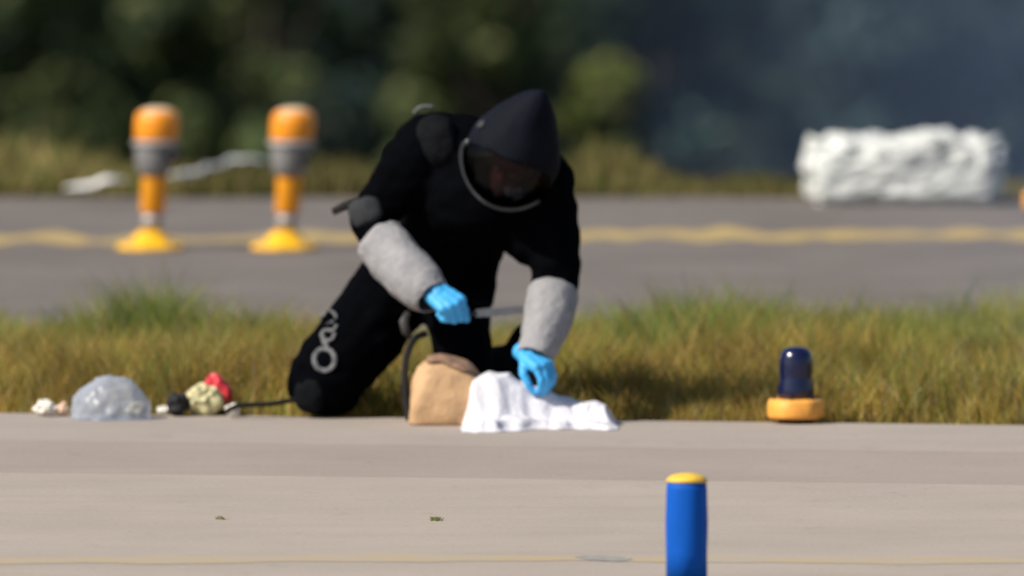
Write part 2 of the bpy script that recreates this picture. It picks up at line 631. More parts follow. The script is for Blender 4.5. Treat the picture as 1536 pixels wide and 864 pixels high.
# grass and weeds along the far side of the road
n = 42000
x = RNG.uniform(-6, 6, n); y = Y_FAR_ROAD - 0.02 * x + RNG.random(n) ** 1.4 * 2.6
pn = value_noise(x + 31, y + 11, 1.3, 8); pn2 = value_noise(x + 8, y + 3, 3.2, 9)
tall = np.exp(-((x + 2.0) / 0.60) ** 2) * 1.15 + np.exp(-((x + 1.15) / 0.25) ** 2) * 0.35 + np.exp(-((x + 0.68) / 0.28) ** 2) * 0.75 + np.exp(-((x - 0.36) / 0.24) ** 2) * 0.9 + np.exp(-((x - 0.98) / 0.14) ** 2) * 0.3
keep = RNG.random(n) < 0.25 + 0.5 * pn2 + 0.5 * np.clip(tall, 0, 1)
x, y, pn, pn2, tall = x[keep], y[keep], pn[keep], pn2[keep], tall[keep]
n = len(x)
h = 0.015 + 0.03 * RNG.random(n) + (0.02 + 0.20 * RNG.random(n) * (0.35 + 0.9 * pn2)) * np.clip(tall, 0, 1.1)
col = pick([(0.27, 0.22, 0.08), (0.33, 0.25, 0.11), (0.16, 0.17, 0.05), (0.20, 0.14, 0.06), (0.13, 0.14, 0.045)], [4, 2, 3, 2, 3], n)
col *= (0.46 + 0.55 * pn)[:, None] * (1 + 0.55 * np.exp(-((x + 2.0) / 0.6) ** 2))[:, None]
stuff(link('roadside_grass', blades_mesh('roadside_grass', x, y, np.interp(y, [p[0] for p in GP], [p[1] for p in GP]), h, RNG.uniform(0.004, 0.009, n), col, 0.5), M_grass),
      'tawny weeds and dry grass along the far side of the road')

# little tufts in the joints of the apron
for i, (px, py, k, lab) in enumerate([(655, 781, 60, 'small green tuft of weed on the concrete below the tan bag'),
                                      (331, 779, 26, 'tiny sparse tuft of weed on the concrete at left')]):
    c = G(px, py)
    x = c.x + np.clip(RNG.normal(0, 0.010, k), -.018, .018); y = c.y + np.clip(RNG.normal(0, 0.015, k), -.025, .025)
    colr = pick([(0.24, 0.29, 0.10), (0.34, 0.31, 0.14)], [2, 1], k)
    o = link('weed_tuft', blades_mesh('weed_tuft', x, y, np.zeros(k), RNG.uniform(0.008, 0.022, k), np.full(k, 0.0022), colr, 1.2), M_grass)
    tag(o, lab, 'weed')


# ---------------------------------------------------------------- shrubs and trees behind the road
def leaf_cloud(name, clumps, cols, wts, nleaf, size):
    tot = sum(c[1][0] * c[1][1] * c[1][2] for c in clumps)
    P, N, C, S = [], [], [], []
    for (c, r, tint) in clumps:
        k = max(60, int(nleaf * r[0] * r[1] * r[2] / tot))
        d = RNG.normal(size=(k, 3)); d /= np.linalg.norm(d, axis=1)[:, None]
        rad = 1 - 0.55 * RNG.random(k) ** 1.6
        p = np.array(c) + d * rad[:, None] * np.array(r)
        P.append(p); N.append(d + RNG.normal(size=(k, 3)) * 0.8)
        C.append(pick(cols, wts, k) * tint * 1.3)
        S.append(RNG.uniform(0.6, 1.4, k) * size)
    P = np.concatenate(P); N = np.concatenate(N); C = np.concatenate(C); S = np.concatenate(S)
    ok = P[:, 2] > -3.6
    P, N, C, S = P[ok], N[ok], C[ok], S[ok]
    n = len(P)
    N /= np.linalg.norm(N, axis=1)[:, None]
    t = np.cross(N, RNG.normal(size=(n, 3))); t /= np.linalg.norm(t, axis=1)[:, None]
    b = np.cross(N, t)
    V = np.zeros((n, 4, 3))
    V[:, 0] = P - t * S[:, None]
    V[:, 1] = P + b * S[:, None] * 0.45 + N * S[:, None] * 0.12
    V[:, 2] = P + t * S[:, None]
    V[:, 3] = P - b * S[:, None] * 0.45 + N * S[:, None] * 0.12
    me = bpy.data.meshes.new(name)
    me.vertices.add(n * 4); me.vertices.foreach_set('co', V.ravel())
    me.loops.add(n * 4); me.loops.foreach_set('vertex_index', np.arange(n * 4))
    me.polygons.add(n); me.polygons.foreach_set('loop_start', np.arange(n) * 4)
    me.update(calc_edges=True)
    at = me.attributes.new('tint', 'FLOAT_COLOR', 'POINT')
    c4 = np.ones((n, 4, 4)); c4[:, :, :3] = C[:, None, :]
    at.data.foreach_set('color', c4.ravel())
    return me


def plant(kind, label, cat, base, height, radius, cols, wts, nleaf, size, nclump, low=0.1, seed=1):
    rs = random.Random(seed)
    root = empty(kind, base, label, cat, 'shrubs and trees behind the road')
    bx, by, bz = base
    bm = bmesh.new()
    clumps = []
    stems = 3 if cat == 'shrub' else 1
    for s in range(stems):
        a = rs.random() * math.tau
        top = Vector((bx + math.cos(a) * radius * 0.25 * (stems > 1), by + math.sin(a) * radius * 0.25 * (stems > 1), bz + height * 0.7))
        r0 = 0.018 * height if stems > 1 else 0.028 * height
        mid = Vector((bx, by, bz)).lerp(top, 0.5) + Vector((rs.uniform(-.1, .1), rs.uniform(-.1, .1), 0)) * height * 0.2
        cap_into(bm, (bx, by, bz - 0.05), r0, mid, r0 * 0.7, 1)
        cap_into(bm, mid, r0 * 0.7, top, r0 * 0.3, 1)
        for q in range(4):
            st = Vector((bx, by, bz)).lerp(mid, rs.uniform(0.4, 0.95)) if q < 2 else mid.lerp(top, rs.uniform(0.1, 0.8))
            a2 = rs.random() * math.tau
            en = st + Vector((math.cos(a2) * radius * 0.6, math.sin(a2) * radius * 0.6, height * rs.uniform(0.06, 0.22)))
            cap_into(bm, st, r0 * 0.4, en, r0 * 0.15, 1)
    link('trunk', bm_mesh('trunk', bm), M_bark, root, smooth=True)
    for k in range(nclump):
        a = rs.random() * math.tau
        t = low + (1 - low) * rs.random()
        prof = math.sin(math.pi * min(1, 0.18 + 0.80 * t)) ** 0.7
        rr = radius * prof * math.sqrt(rs.random())
        cr = radius * rs.uniform(0.17, 0.36)
        clumps.append(((bx + math.cos(a) * rr, by + math.sin(a) * rr, bz + t * height * 0.95),
                       (cr, cr, cr * rs.uniform(0.6, 1.0)), rs.choice([0.55, 0.75, 0.9, 1.05, 1.25, 1.5] if cols is not BL[0] else [0.25, 0.5, 0.9, 1.3, 1.9, 2.6])))
    link('crown', leaf_cloud('crown', clumps, cols, wts, nleaf, size), M_leaf, root)
    return root


DK = ([(0.024, 0.044, 0.020), (0.040, 0.062, 0.023), (0.015, 0.030, 0.022), (0.060, 0.072, 0.026)], [4, 3, 3, 1])
OL = ([(0.062, 0.080, 0.026), (0.088, 0.094, 0.034), (0.038, 0.058, 0.024)], [3, 2, 3])
BL = ([(0.018, 0.036, 0.034), (0.034, 0.056, 0.052), (0.046, 0.070, 0.044)], [3, 3, 2])  # blue of the haze mixed into the leaf colour of the right-hand shrubs
YG = ([(0.115, 0.135, 0.028), (0.080, 0.112, 0.025), (0.15, 0.135, 0.04)], [3, 3, 2])
spots = [  # x, y, height, radius, palette, label, category
    (-2.75, 38.0, 4.2, 1.05, OL, 'olive green shrub behind the road, cut by the left picture edge', 'shrub'),
    (-1.95, 40.5, 4.4, 0.85, DK, 'dark green shrub behind the left marker light', 'shrub'),
    (-1.25, 37.5, 4.2, 0.62, OL, 'olive shrub between the two marker lights', 'shrub'),
    (-0.62, 43.0, 4.6, 0.75, BL, 'near-black shrub behind the figure\'s shoulder', 'shrub'),
    (-0.08, 39.0, 4.3, 0.50, OL, 'mid green shrub behind the helmet', 'shrub'),
    (0.41, 29.0, 2.95, 0.36, YG, 'low yellow-green bush beside the road, right of the figure', 'shrub'),
    (0.72, 42.0, 4.4, 0.70, DK, 'tall dark shrub right of the yellow-green bush', 'shrub'),
    (1.55, 39.5, 4.4, 0.80, BL, 'dark shrub with haze-tinted blue-green leaves behind the white block', 'shrub'),
    (2.55, 41.0, 4.5, 1.00, BL, 'dark shrub with haze-tinted blue-green leaves at the right picture edge', 'shrub'),
    (-4.3, 44.0, 6.0, 1.4, DK, 'dark tree standing just outside the left picture edge', 'tree'),
    (4.3, 43.0, 6.0, 1.4, BL, 'dark tree standing just outside the right picture edge', 'tree'),
    (-2.4, 56.0, 7.0, 1.6, DK, 'dark tree rising behind the olive shrubs at left', 'tree'),
    (-0.1, 58.0, 7.0, 1.6, BL, 'dark tree rising behind the middle shrubs', 'tree'),
    (2.3, 57.0, 7.0, 1.6, BL, 'dark tree with haze-tinted blue-green leaves rising behind the right shrubs', 'tree'),
]
for i, (x, y, hh, rr, pal, lab, cat) in enumerate(spots):
    low = 0.02
    nl = int(10500 * min(1.6, max(0.5, hh / 4.0)))
    plant('tree' if cat == 'tree' else 'shrub', lab, cat, (x, y, zg(y)), hh, rr, pal[0], pal[1], nl, 0.055 if cat == 'shrub' else 0.10,
          78 if cat == 'shrub' else 90, low, seed=20 + i)


# ---------------------------------------------------------------- marker lights beside the road
def marker_light(px, label, lean, turn):
    c = G(px, 369)
    root = empty('marker_light', c, label, 'airfield light', 'amber marker lights beside the road')
    s = scale_at(c.y)
    k = lambda p: p / s
    L = (c.x, c.y, -0.012)
    lathe('flange', [(k(50), 0), (k(51), k(4)), (k(47), k(7)), (k(34), k(10)), (k(27), k(17)), (k(20), k(25)), (k(14), k(29))], L, M_base, root, wob=0.05)
    lathe('coupling', [(k(14), k(27)), (k(14), k(40)), (k(15.5), k(41)), (k(15.5), k(46)), (k(14), k(47)), (k(14), k(58))], L, M_coup, root, tilt=(lean, 0))
    lathe('column', [(k(17), k(56)), (k(18.5), k(58)), (k(18.5), k(108)), (k(20), k(112))], L, M_amber, root, tilt=(lean, 0))
    lathe('housing', [(k(20), k(110)), (k(25), k(116)), (k(29), k(132)), (k(31), k(150)), (k(31), k(157))], L, M_hous, root, tilt=(lean, 0))
    lathe('collar', [(k(31), k(156)), (k(36), k(158)), (k(36), k(163)), (k(31), k(165))], L, M_coup, root, tilt=(lean, 0))
    lens = lathe('lens', [(k(31), k(163.5)), (k(32.5), k(170)), (k(33), k(190)), (k(32), k(201)), (k(28), k(207)), (k(15), k(210))], L, M_lens, root, tilt=(lean, 0))
    lathe('lens_cap', [(k(27), k(205.5)), (k(23), k(210)), (k(12), k(213.5)), (k(3), k(214))], L, M_pale, lens, tilt=(lean, 0))
    # socket on the shaded side of the housing
    p = Vector((c.x + k(28) * math.cos(turn) + lean * k(142), c.y - k(28) * math.sin(turn), -0.012 + k(142)))
    dv = Vector((math.cos(turn), -math.sin(turn), 0))
    tube('cable_socket', [p, p + dv * k(9), p + dv * k(13) + Vector((0, 0, -k(5)))], [k(11), k(11), k(8)], M_dark, root)
    for q in range(4):
        a = math.pi / 4 + q * math.pi / 2
        lathe('bolt', [(k(4), 0), (k(4), k(4)), (k(2), k(5))], (c.x + k(42) * math.cos(a), c.y + k(42) * math.sin(a), -0.012 + k(7)), M_coup, root, seg=6)
    return root


marker_light(226, 'amber-capped marker light beside the road, leftmost of the two', 0.05, 0.6)
marker_light(427, 'amber-capped marker light beside the road, nearer the kneeling figure', 0.066, 0.95)


def ring_light(px, py, label, r, lens_h, group=None):
    c = G(px, py)
    root = empty('ground_light', c, label, 'airfield light')
    L = (c.x, c.y, 0.0)
    lathe('base', [(r * 0.62, -0.03), (r * 0.62, 0.018), (r * 0.5, 0.02)], L, M_dark, root)
    lathe('ring', [(r * 0.7, 0.016), (r * 0.97, 0.018), (r, 0.03), (r * 0.98, 0.075), (r * 0.9, 0.088), (r * 0.6, 0.09)], L, M_amber2, root, wob=0.06)
    for q in range(6):
        a = 0.3 + q * math.pi / 3
        lathe('bolt', [(0.008, 0), (0.008, 0.008), (0.004, 0.01)], (c.x + r * 0.8 * math.cos(a), c.y + r * 0.8 * math.sin(a), 0.085), M_dark, root, seg=6)
    h = lens_h
    lathe('lens', [(r * 0.66, 0.086), (r * 0.66, 0.09 + h * 0.18), (r * 0.60, 0.09 + h * 0.35), (r * 0.575, 0.09 + h * 0.45), (r * 0.60, 0.09 + h * 0.52),
                   (r * 0.60, 0.09 + h * 0.75), (r * 0.54, 0.09 + h * 0.88), (r * 0.38, 0.09 + h * 0.97), (r * 0.12, 0.09 + h)], L, M_blens, root)
    return root


ring_light(1194, 634, 'short dark blue lamp on an amber ring base at the apron edge', 0.104, 0.19)
ring_light(1550, 320, 'small amber light by the road, cut by the right picture edge', 0.036, 0.02)

# blue post in front
c = G(1030, 884)
s = scale_at(c.y)
post = empty('marker_post', (c.x, c.y, 0), 'bright blue round post with a yellow top on the near concrete', 'post')
ph = W(1030, 722, c.y).z
R = 31 / s
lathe('foot', [(R * 1.5, 0.0), (R * 1.5, 0.012), (R * 1.05, 0.02)], (c.x, c.y, 0.0), M_dark, post)
lathe('sleeve', [(R, 0.018), (R * 1.0, ph * 0.35), (R * 1.03, ph * 0.6), (R * 0.99, ph * 0.93), (R * 0.96, ph)], (c.x, c.y, 0.0), M_bpost, post, wob=0.04)
lathe('top', [(R * 0.90, ph - 0.004), (R * 1.02, ph + 0.001), (R * 1.0, ph + 0.008), (R * 0.72, ph + 0.022), (R * 0.35, ph + 0.028), (R * 0.1, ph + 0.029)], (c.x, c.y, 0.0), M_ytop, post, wob=0.03)

# white block at the far edge of the road: one lumpy piece with a shallow groove
c = G(1355, 302)
s = scale_at(c.y)
bm = bmesh.new()
bmesh.ops.create_cube(bm, size=1)
x0 = (1210 - 768) / s; x1 = (1504 - 768) / s; bh = 97 / s
bmesh.ops.scale(bm, vec=(x1 - x0, 0.34, bh), verts=bm.verts)
bmesh.ops.translate(bm, vec=((x0 + x1) / 2, c.y + 0.12, bh / 2 - 0.02), verts=bm.verts)
bmesh.ops.bevel(bm, geom=list(bm.edges), offset=0.04, segments=3, affect='EDGES')
for it in range(4):
    bmesh.ops.subdivide_edges(bm, edges=[e for e in bm.edges if e.calc_length() > 0.018], cuts=1, use_grid_fill=True)
bmesh.ops.triangulate(bm, faces=bm.faces)
me = bm_mesh('white_block', bm)
xg = (1313 - 768) / s


def lump(p):
    up_ = max(0.0, p.z - bh * 0.45) / bh
    return (0.014 + 0.085 * up_) * fbm(p + Vector((3, 0, 0)), 19, 4) + 0.012 * fbm(p, 33, 3) - 0.03 * math.exp(-((p.x - xg) / 0.012) ** 2)


displace(me, lump)
for vtx in me.vertices:
    vtx.co.z = max(vtx.co.z, -0.03)
tag(link('white_block', me, M_block, None, smooth=True), 'lumpy white low block at the far edge of the road, right', 'block')

# pale plastic film caught in the far grass
def film_strip(pts, wid, label):
    P = spline([W(px, py, Y) for px, py, Y in pts], 10)
    v, f = [], []
    nn = len(P)
    for i, p in enumerate(P):
        e = math.sin(math.pi * min(1, max(0, (i + 0.6) / nn))) ** 0.5
        for j in range(5):
            t = (j / 4 - 0.5)
            q = p + Vector((0, t * wid * 1.6 * e, (0.5 - abs(t)) * wid * e * (0.6 + 0.5 * noise.noise(p * 9 + Vector((0, j, 0))))))
            q += Vector((noise.noise(q * 14), noise.noise(q * 14 + Vector((5, 0, 0))), noise.noise(q * 17 + Vector((0, 7, 0))))) * wid * 0.28
            q.z = max(q.z, 0.005)
            v.append(q)
    for i in range(nn - 1):
        for j in range(4):
            f.append((i * 5 + j, i * 5 + j + 1, i * 5 + j + 6, i * 5 + j + 5))
    me = mesh_py('plastic_film', v, f)
    o = link('plastic_film', me, M_film, None, smooth=True)
    md = o.modifiers.new('thickness', 'SOLIDIFY')
    md.thickness = 0.003
    return tag(o, label, 'plastic film', 'plastic film along the far roadside')


film_strip([(98, 284, 12.0), (120, 281, 12.0), (142, 277, 12.0), (165, 272, 12.0), (190, 272, 12.1)], 0.038, 'short white scrap of film at the road edge, left of the marker lights')
film_strip([(246, 268, 12.2), (262, 265, 12.3), (290, 263, 12.5), (320, 252, 12.8), (350, 244, 13.1), (380, 240, 13.2), (402, 246, 13.3)], 0.05, 'long pale strip of film in the weeds between the marker lights')

# ---------------------------------------------------------------- the kneeling figure
person = empty('person', (W(560, 620, 0.2).x, 0.2, 0.0), 'person in black padded suit and helmet kneeling, cutting with blue-gloved hands', 'person')
C_ = lambda a, ra, b, rb: ('cap', W(*a), ra, W(*b), rb)
E_ = lambda a, r: ('ell', W(*a), r)
pieces = [
    E_((652, 415, .48), (.19, .17, .17)),
    C_((658, 405, .45), .195, (700, 300, .20), .215),
    C_((690, 330, .28), .20, (745, 270, .12), .20),
    E_((722, 300, .13), (.24, .20, .20)),
    C_((770, 300, .10), .15, (795, 368, .05), .085),
    C_((722, 370, .30), .075, (716, 442, .30), .078),
    # shoulders and high collar
    C_((648, 212, .17), .122, (700, 235, .15), .15),
    C_((745, 265, .12), .16, (812, 282, .06), .125),
    C_((700, 200, .16), .085, (712, 262, .08), .10),
    C_((800, 235, .10), .10, (822, 275, .05), .11),
    # arm with the blade
    C_((640, 218, .16), .122, (600, 275, .11), .115),
    C_((600, 275, .11), .115, (553, 332, .04), .085),
    C_((553, 335, .04), .080, (600, 392, -.08), .070),
    C_((600, 392, -.08), .070, (648, 442, -.20), .045),
    # arm that holds the cloth
    C_((818, 285, .05), .118, (830, 350, .02), .106),
    C_((830, 350, .02), .106, (834, 425, -.02), .096),
    C_((838, 425, -.02), .080, (806, 525, -.22), .042),
    # near leg: thigh, knee on the ground, shin behind
    C_((598, 425, .40), .155, (545, 500, .27), .165),
    C_((545, 500, .27), .165, (486, 570, .14), .142),
    E_((486, 577, .16), (.138, .13, .125)),
    C_((500, 585, .16), .105, (520, 590, .55), .085),
    C_((520, 590, .55), .080, (525, 598, .68), .05),
    C_((525, 594, .64), .055, (528, 566, .66), .05),
    # other leg
    C_((672, 430, .40), .150, (690, 480, .22), .125),
    C_((690, 480, .22), .122, (694, 565, .05), .112),
    C_((700, 570, .05), .095, (765, 545, .46), .078),
    C_((765, 548, .46), .070, (790, 508, .50), .062),
    C_((790, 508, .50), .060, (792, 572, .55), .048),
]


def suit_wrinkle(p):
    a = noise.noise(Vector((p.x * 9, p.y * 9, p.z * 20)))
    b = noise.noise(Vector((p.x * 24 + p.z * 18, p.y * 22, p.z * 26)))
    return 0.011 * a + 0.003 * b - 0.003


body_me = fuse('body', pieces, 0.013, 5, suit_wrinkle)
for vtx in body_me.vertices:
    vtx.co.z = max(vtx.co.z, 0.002)
body = link('body', body_me, M_suit, person, smooth=True)
body['label'] = 'black padded one-piece suit'
dg = bpy.context.evaluated_depsgraph_get()
BODY = BVHTree.FromPolygons([v.co.copy() for v in body_me.vertices], [tuple(p.vertices) for p in body_me.polygons])


def on_body(px, py, lift=0.004):
    hit, nor, idx, dist = BODY.ray_cast(CAM, ray(px, py))
    if hit is None:
        return W(px, py, 0.1), Vector((0, -1, 0))
    return hit + nor * lift, nor


# reflective ring and mark on the thigh
def body_mark(name, pxs, r, m, n=6, close=False, flat=0.4):
    if close:
        pxs = pxs + [pxs[0]]
    P = spline([Vector((a, b, 0)) for a, b in pxs], n)
    pts, nn = [], Vector()
    for p in P:
        q, nr = on_body(p.x, p.y)
        pts.append(q); nn += nr
    return tube(name, pts, r, m, person, seg=8, flat=flat, flat_dir=nn.normalized())


ringp = [(487 + 15 * math.cos(t), 540 + 16 * math.sin(t)) for t in np.linspace(0, 2 * math.pi, 13)[:-1]]
body_mark('reflective_ring', ringp, 0.010, M_refl, 4, True)
body_mark('reflective_mark', [(483, 478), (487, 469), (497, 468), (504, 475), (500, 483), (490, 486)], 0.007, M_refl)
body_mark('reflective_mark', [(505, 488), (500, 496), (488, 496), (483, 504), (489, 512), (499, 508), (502, 500)], 0.008, M_refl)
body_mark('reflective_mark', [(487, 505), (486, 514), (492, 520)], 0.008, M_refl)
body_mark('reflective_strip', [(621, 170), (628, 163), (638, 160), (650, 161)], 0.008, M_refl)


def pad(name, px, py, rx, rz, thick, m, tiltz=0.0, lift=-0.01):
    """a stitched pad lying on the suit"""
    q, nr = on_body(px, py, lift)
    ax = Vector((math.cos(tiltz), 0, math.sin(tiltz)))
    ax = (ax - nr * ax.dot(nr)).normalized()
    ay = nr.cross(ax)
    bm = bmesh.new()
    bmesh.ops.create_icosphere(bm, subdivisions=4, radius=1)
    for v_ in bm.verts:
        c_ = v_.co
        sq = lambda t: math.copysign(abs(t) ** 0.8, t)
        v_.co = q + ax * (sq(c_.x) * rx) + ay * (sq(c_.y) * rz) + nr * (c_.z * thick)
    me = bm_mesh(name, bm)
    displace(me, lambda p: 0.004 * fbm(p, 26, 3))
    return link(name, me, m, person, smooth=True)


pad('elbow_pad', 548, 317, .062, .055, .03, M_pad, 0.3)
pad('shoulder_pad', 655, 212, .075, .10, .045, mat('shoulder_fabric', (0.0065, 0.007, 0.0085), 0.85, spec=0.06, var=0.3, var_scale=16, bump=0.4, bump_scale=40), 0.25)
pad('knee_pad', 460, 594, .062, .070, .030, mat('knee_fabric', (0.005, 0.0058, 0.0075), 0.8, spec=0.06, var=0.3, var_scale=18, bump=0.3, bump_scale=50), 0.0, -0.016)
q0, _n = on_body(533, 305, 0.0)
tube('elbow_strap', [q0 + Vector((0.03, 0.0, 0.01)), q0, W(515, 310, q0.y), W(499, 318, q0.y + .01)], [.018, .017, .016, .013], M_strap, person, flat=0.5, flat_dir=(0, -1, 0.2))
tube('strap_buckle', [W(612, 468, .10), W(606, 482, .085), W(609, 498, .08), W(616, 508, .09)], [.010, .018, .016, .006], mat('buckle', (0.05, 0.047, 0.045), 0.5, var=0.4, var_scale=50), person, flat=0.5, flat_dir=(0, -1, 0))


# grey sleeves
def sleeve(name, pts, radii, seed):
    P = spline([W(*p) for p in pts], 10)
    nn = len(P)
    v, f = [], []
    seg = 40
    for i, p in enumerate(P):
        t = (P[min(i + 1, nn - 1)] - P[max(i - 1, 0)]).normalized()
        b = (Vector((0, 0, 1)) - t * t.z).normalized()
        a = t.cross(b)
        u = i / (nn - 1)
        x_ = u * (len(radii) - 1)
        k0 = min(int(x_), len(radii) - 2)
        r = radii[k0] * (1 - (x_ - k0)) + radii[k0 + 1] * (x_ - k0)
        for k in range(seg):
            w = 2 * math.pi * k / seg
            d = a * math.cos(w) + b * math.sin(w)
            rr = r * (1 + 0.07 * noise.noise(Vector((math.cos(w) * 1.2, math.sin(w) * 1.2, u * 7 + seed))) + 0.035 * noise.noise(Vector((math.cos(w) * 3 + seed, math.sin(w) * 3, u * 16))))
            v.append(p + d * rr + t * 0.012 * noise.noise(Vector((math.cos(w) * 2, math.sin(w) * 2, seed * 3))) * (1 if i in (0, nn - 1) else 0))
    for i in range(nn - 1):
        for k in range(seg):
            k2 = (k + 1) % seg
            f.append((i * seg + k, i * seg + k2, (i + 1) * seg + k2, (i + 1) * seg + k))
    me = mesh_py(name, v, f)
    o = link(name, me, M_sleeve, person, smooth=True)
    md = o.modifiers.new('thickness', 'SOLIDIFY')
    md.thickness = 0.006
    md.offset = -1
    return o


sleeve('sleeve', [(569, 361, -.02), (600, 397, -.10), (632, 430, -.18), (648, 446, -.22)], [.088, .094, .093, .080, .062], 1.0)
sleeve('sleeve', [(829, 440, -.04), (823, 475, -.11), (812, 510, -.18), (800, 537, -.23)], [.091, .090, .080, .068, .060], 5.0)


# gloved hands: palm, four fingers of different lengths, thumb; one skin
def hand(name, wrist, xd, yd, curls, thumb, S=1.0, spread=0.0, left=False):
    X = Vector(xd).normalized()
    Yv = Vector(yd)
    Yv = (Yv - X * Yv.dot(X)).normalized()
    Z = X.cross(Yv)
    if left:
        Z = -Z
    O = Vector(wrist)
    T = lambda x, y, z: O + (X * x + Yv * y + Z * z) * S
    pc = [('cap', T(-.03, 0, 0), .030 * S, T(.02, 0, 0), .031 * S),
          ('cap', T(.015, .020, 0), .024 * S, T(.088, .030, .0), .019 * S),
          ('cap', T(.015, .005, 0), .025 * S, T(.092, .008, .002), .019 * S),
          ('cap', T(.015, -.012, 0), .024 * S, T(.088, -.014, .001), .018 * S),
          ('cap', T(.012, -.022, 0), .022 * S, T(.080, -.034, -.002), .016 * S)]
    lens_ = [(.046, .028, .022), (.050, .032, .024), (.046, .029, .023), (.036, .022, .020)]
    bases = [(.090, .031, 0), (.095, .009, .002), (.090, -.014, .001), (.081, -.034, -.002)]
    rads = [.0125, .0128, .0122, .0108]
    for i in range(4):
        x, y, z = bases[i]
        ang = 0.0
        c = curls[i] if isinstance(curls[0], (list, tuple)) else curls
        for j in range(3):
            ang += c[j]
            L = lens_[i][j]
            sp = (1.5 - i) * spread
            nx, ny, nz = x + L * math.cos(ang) * math.cos(sp), y + L * math.sin(sp) * math.cos(ang), z - L * math.sin(ang)
            r0 = rads[i] * (1 - 0.08 * j)
            pc.append(('cap', T(x, y, z), r0 * S, T(nx, ny, nz), r0 * 0.92 * S))
            x, y, z = nx, ny, nz
    px_, py_, pz_ = .022, .028, -.008
    for (dx, dy, dz, r) in thumb:
        nx, ny, nz = px_ + dx, py_ + dy, pz_ + dz
        pc.append(('cap', T(px_, py_, pz_), r * S, T(nx, ny, nz), r * 0.9 * S))
        px_, py_, pz_ = nx, ny, nz
    me = fuse(name, pc, 0.0042, 3, lambda p: 0.0018 * noise.noise(p * 60))
    return link(name, me, M_glove, person, smooth=True), T


rh_w = W(650, 437, -.22)
hr, TR = hand('glove', rh_w, (.66, -.58, -.42), (.70, .45, .35), (1.15, 1.55, 1.0),
              [(.035, .020, -.020, .0175), (.030, .000, -.024, .0155), (.022, -.014, -.012, .0135)], 1.22)
lh_w = W(790, 533, -.225)
hl, TL = hand('glove', lh_w, (.52, -.60, -.30), (-.62, -.52, -.10), ((.75, .8, .5), (.85, .75, .5), (.85, .75, .5), (.70, .7, .4)),
              [(.036, .026, -.024, .0170), (.028, -.004, -.028, .0150), (.016, -.012, -.020, .0130)], 1.12, left=True)

# helmet, visor and head
HC = W(768, 236, -.10)
HA = Vector((.078, -.115, .235)).normalized()
HF = Vector((-.30, -.86, -.46))
HF = (HF - HA * HF.dot(HA)).normalized()
HU = HF.cross(HA).normalized()


def hel(az, el, grow=1.0):
    """point of the helmet: az from the face direction, el from the level of the eyes"""
    d = HF * (math.cos(el) * math.cos(az)) + HU * (math.cos(el) * math.sin(az)) + HA * math.sin(el)
    ce, se = math.cos(el), math.sin(el)
    wx = 0.178; dp = 0.19 if math.cos(az) > 0 else 0.17
    up = 0.255 if se > 0 else 0.185
    up = 0.225 if se > 0 else 0.185
    if se > 0:
        ce = ce ** 1.22
    p = HF * (ce * math.cos(az) * dp) + HU * (ce * math.sin(az) * wx) + HA * (se * up)
    if se > 0.30:                                   # the crown runs out into a blunt point, off to one side
        t = ((se - 0.30) / 0.70) ** 3.0
        p += HA * (0.080 * t) - HU * (0.022 * t)
    return HC + p * grow


NA, NE = 72, 48
OPEN_AZ, EL0, EL1 = 1.30, -1.10, 0.34


def is_open(az, el):
    a = az / OPEN_AZ
    m_ = (EL0 + EL1) / 2
    e = (el - m_) / ((EL1 - EL0) / 2)
    return abs(a) ** 2.6 + abs(e) ** 2.6 < 1.0


helmet_root = None
v, f = [], []
for j in range(NE + 1):
    el = -math.pi / 2 * 0.97 + (math.pi * 0.985) * j / NE
    for i in range(NA):
        az = -math.pi + 2 * math.pi * i / NA
        v.append(hel(az, el) )
for j in range(NE):
    for i in range(NA):
        i2 = (i + 1) % NA
        azc = -math.pi + 2 * math.pi * (i + .5) / NA
        elc = -math.pi / 2 * 0.97 + (math.pi * 0.985) * (j + .5) / NE
        if not is_open(azc, elc):
            f.append((j * NA + i, j * NA + i2, (j + 1) * NA + i2, (j + 1) * NA + i))
f.append(tuple(NE * NA + i for i in range(NA)))
hm = mesh_py('helmet', v, f)
used = [False] * len(hm.vertices)
bm = bmesh.new(); bm.from_mesh(hm)
bmesh.ops.delete(bm, geom=[vv for vv in bm.verts if not vv.link_faces], context='VERTS')
bmesh.ops.recalc_face_normals(bm, faces=bm.faces)
bm.to_mesh(hm); bm.free()
displace(hm, lambda p: 0.0035 * fbm(p, 12, 3))
helmet = link('helmet', hm, M_shell, person, smooth=True)
md = helmet.modifiers.new('thickness', 'SOLIDIFY')
md.thickness = 0.012
# visor: a curved dark pane just outside the opening
v, f = [], []
na, ne = 28, 20
for j in range(ne + 1):
    for i in range(na + 1):
        a = -1 + 2 * i / na; e = -1 + 2 * j / ne
        k = 1.0 / max(1.0, (abs(a) ** 2.6 + abs(e) ** 2.6) ** (1 / 2.6)) * 1.03
        v.append(hel(a * k * OPEN_AZ, (EL0 + EL1) / 2 + e * k * (EL1 - EL0) / 2, 1.012))
for j in range(ne):
    for i in range(na):
        f.append((j * (na + 1) + i, j * (na + 1) + i + 1, (j + 1) * (na + 1) + i + 1, (j + 1) * (na + 1) + i))
bm = bmesh.new()
tmp = mesh_py('visor', v, f)
bm.from_mesh(tmp)
bmesh.ops.remove_doubles(bm, verts=bm.verts, dist=0.0006)
vis = link('visor', bm_mesh('visor', bm), M_visor, helmet, smooth=True)
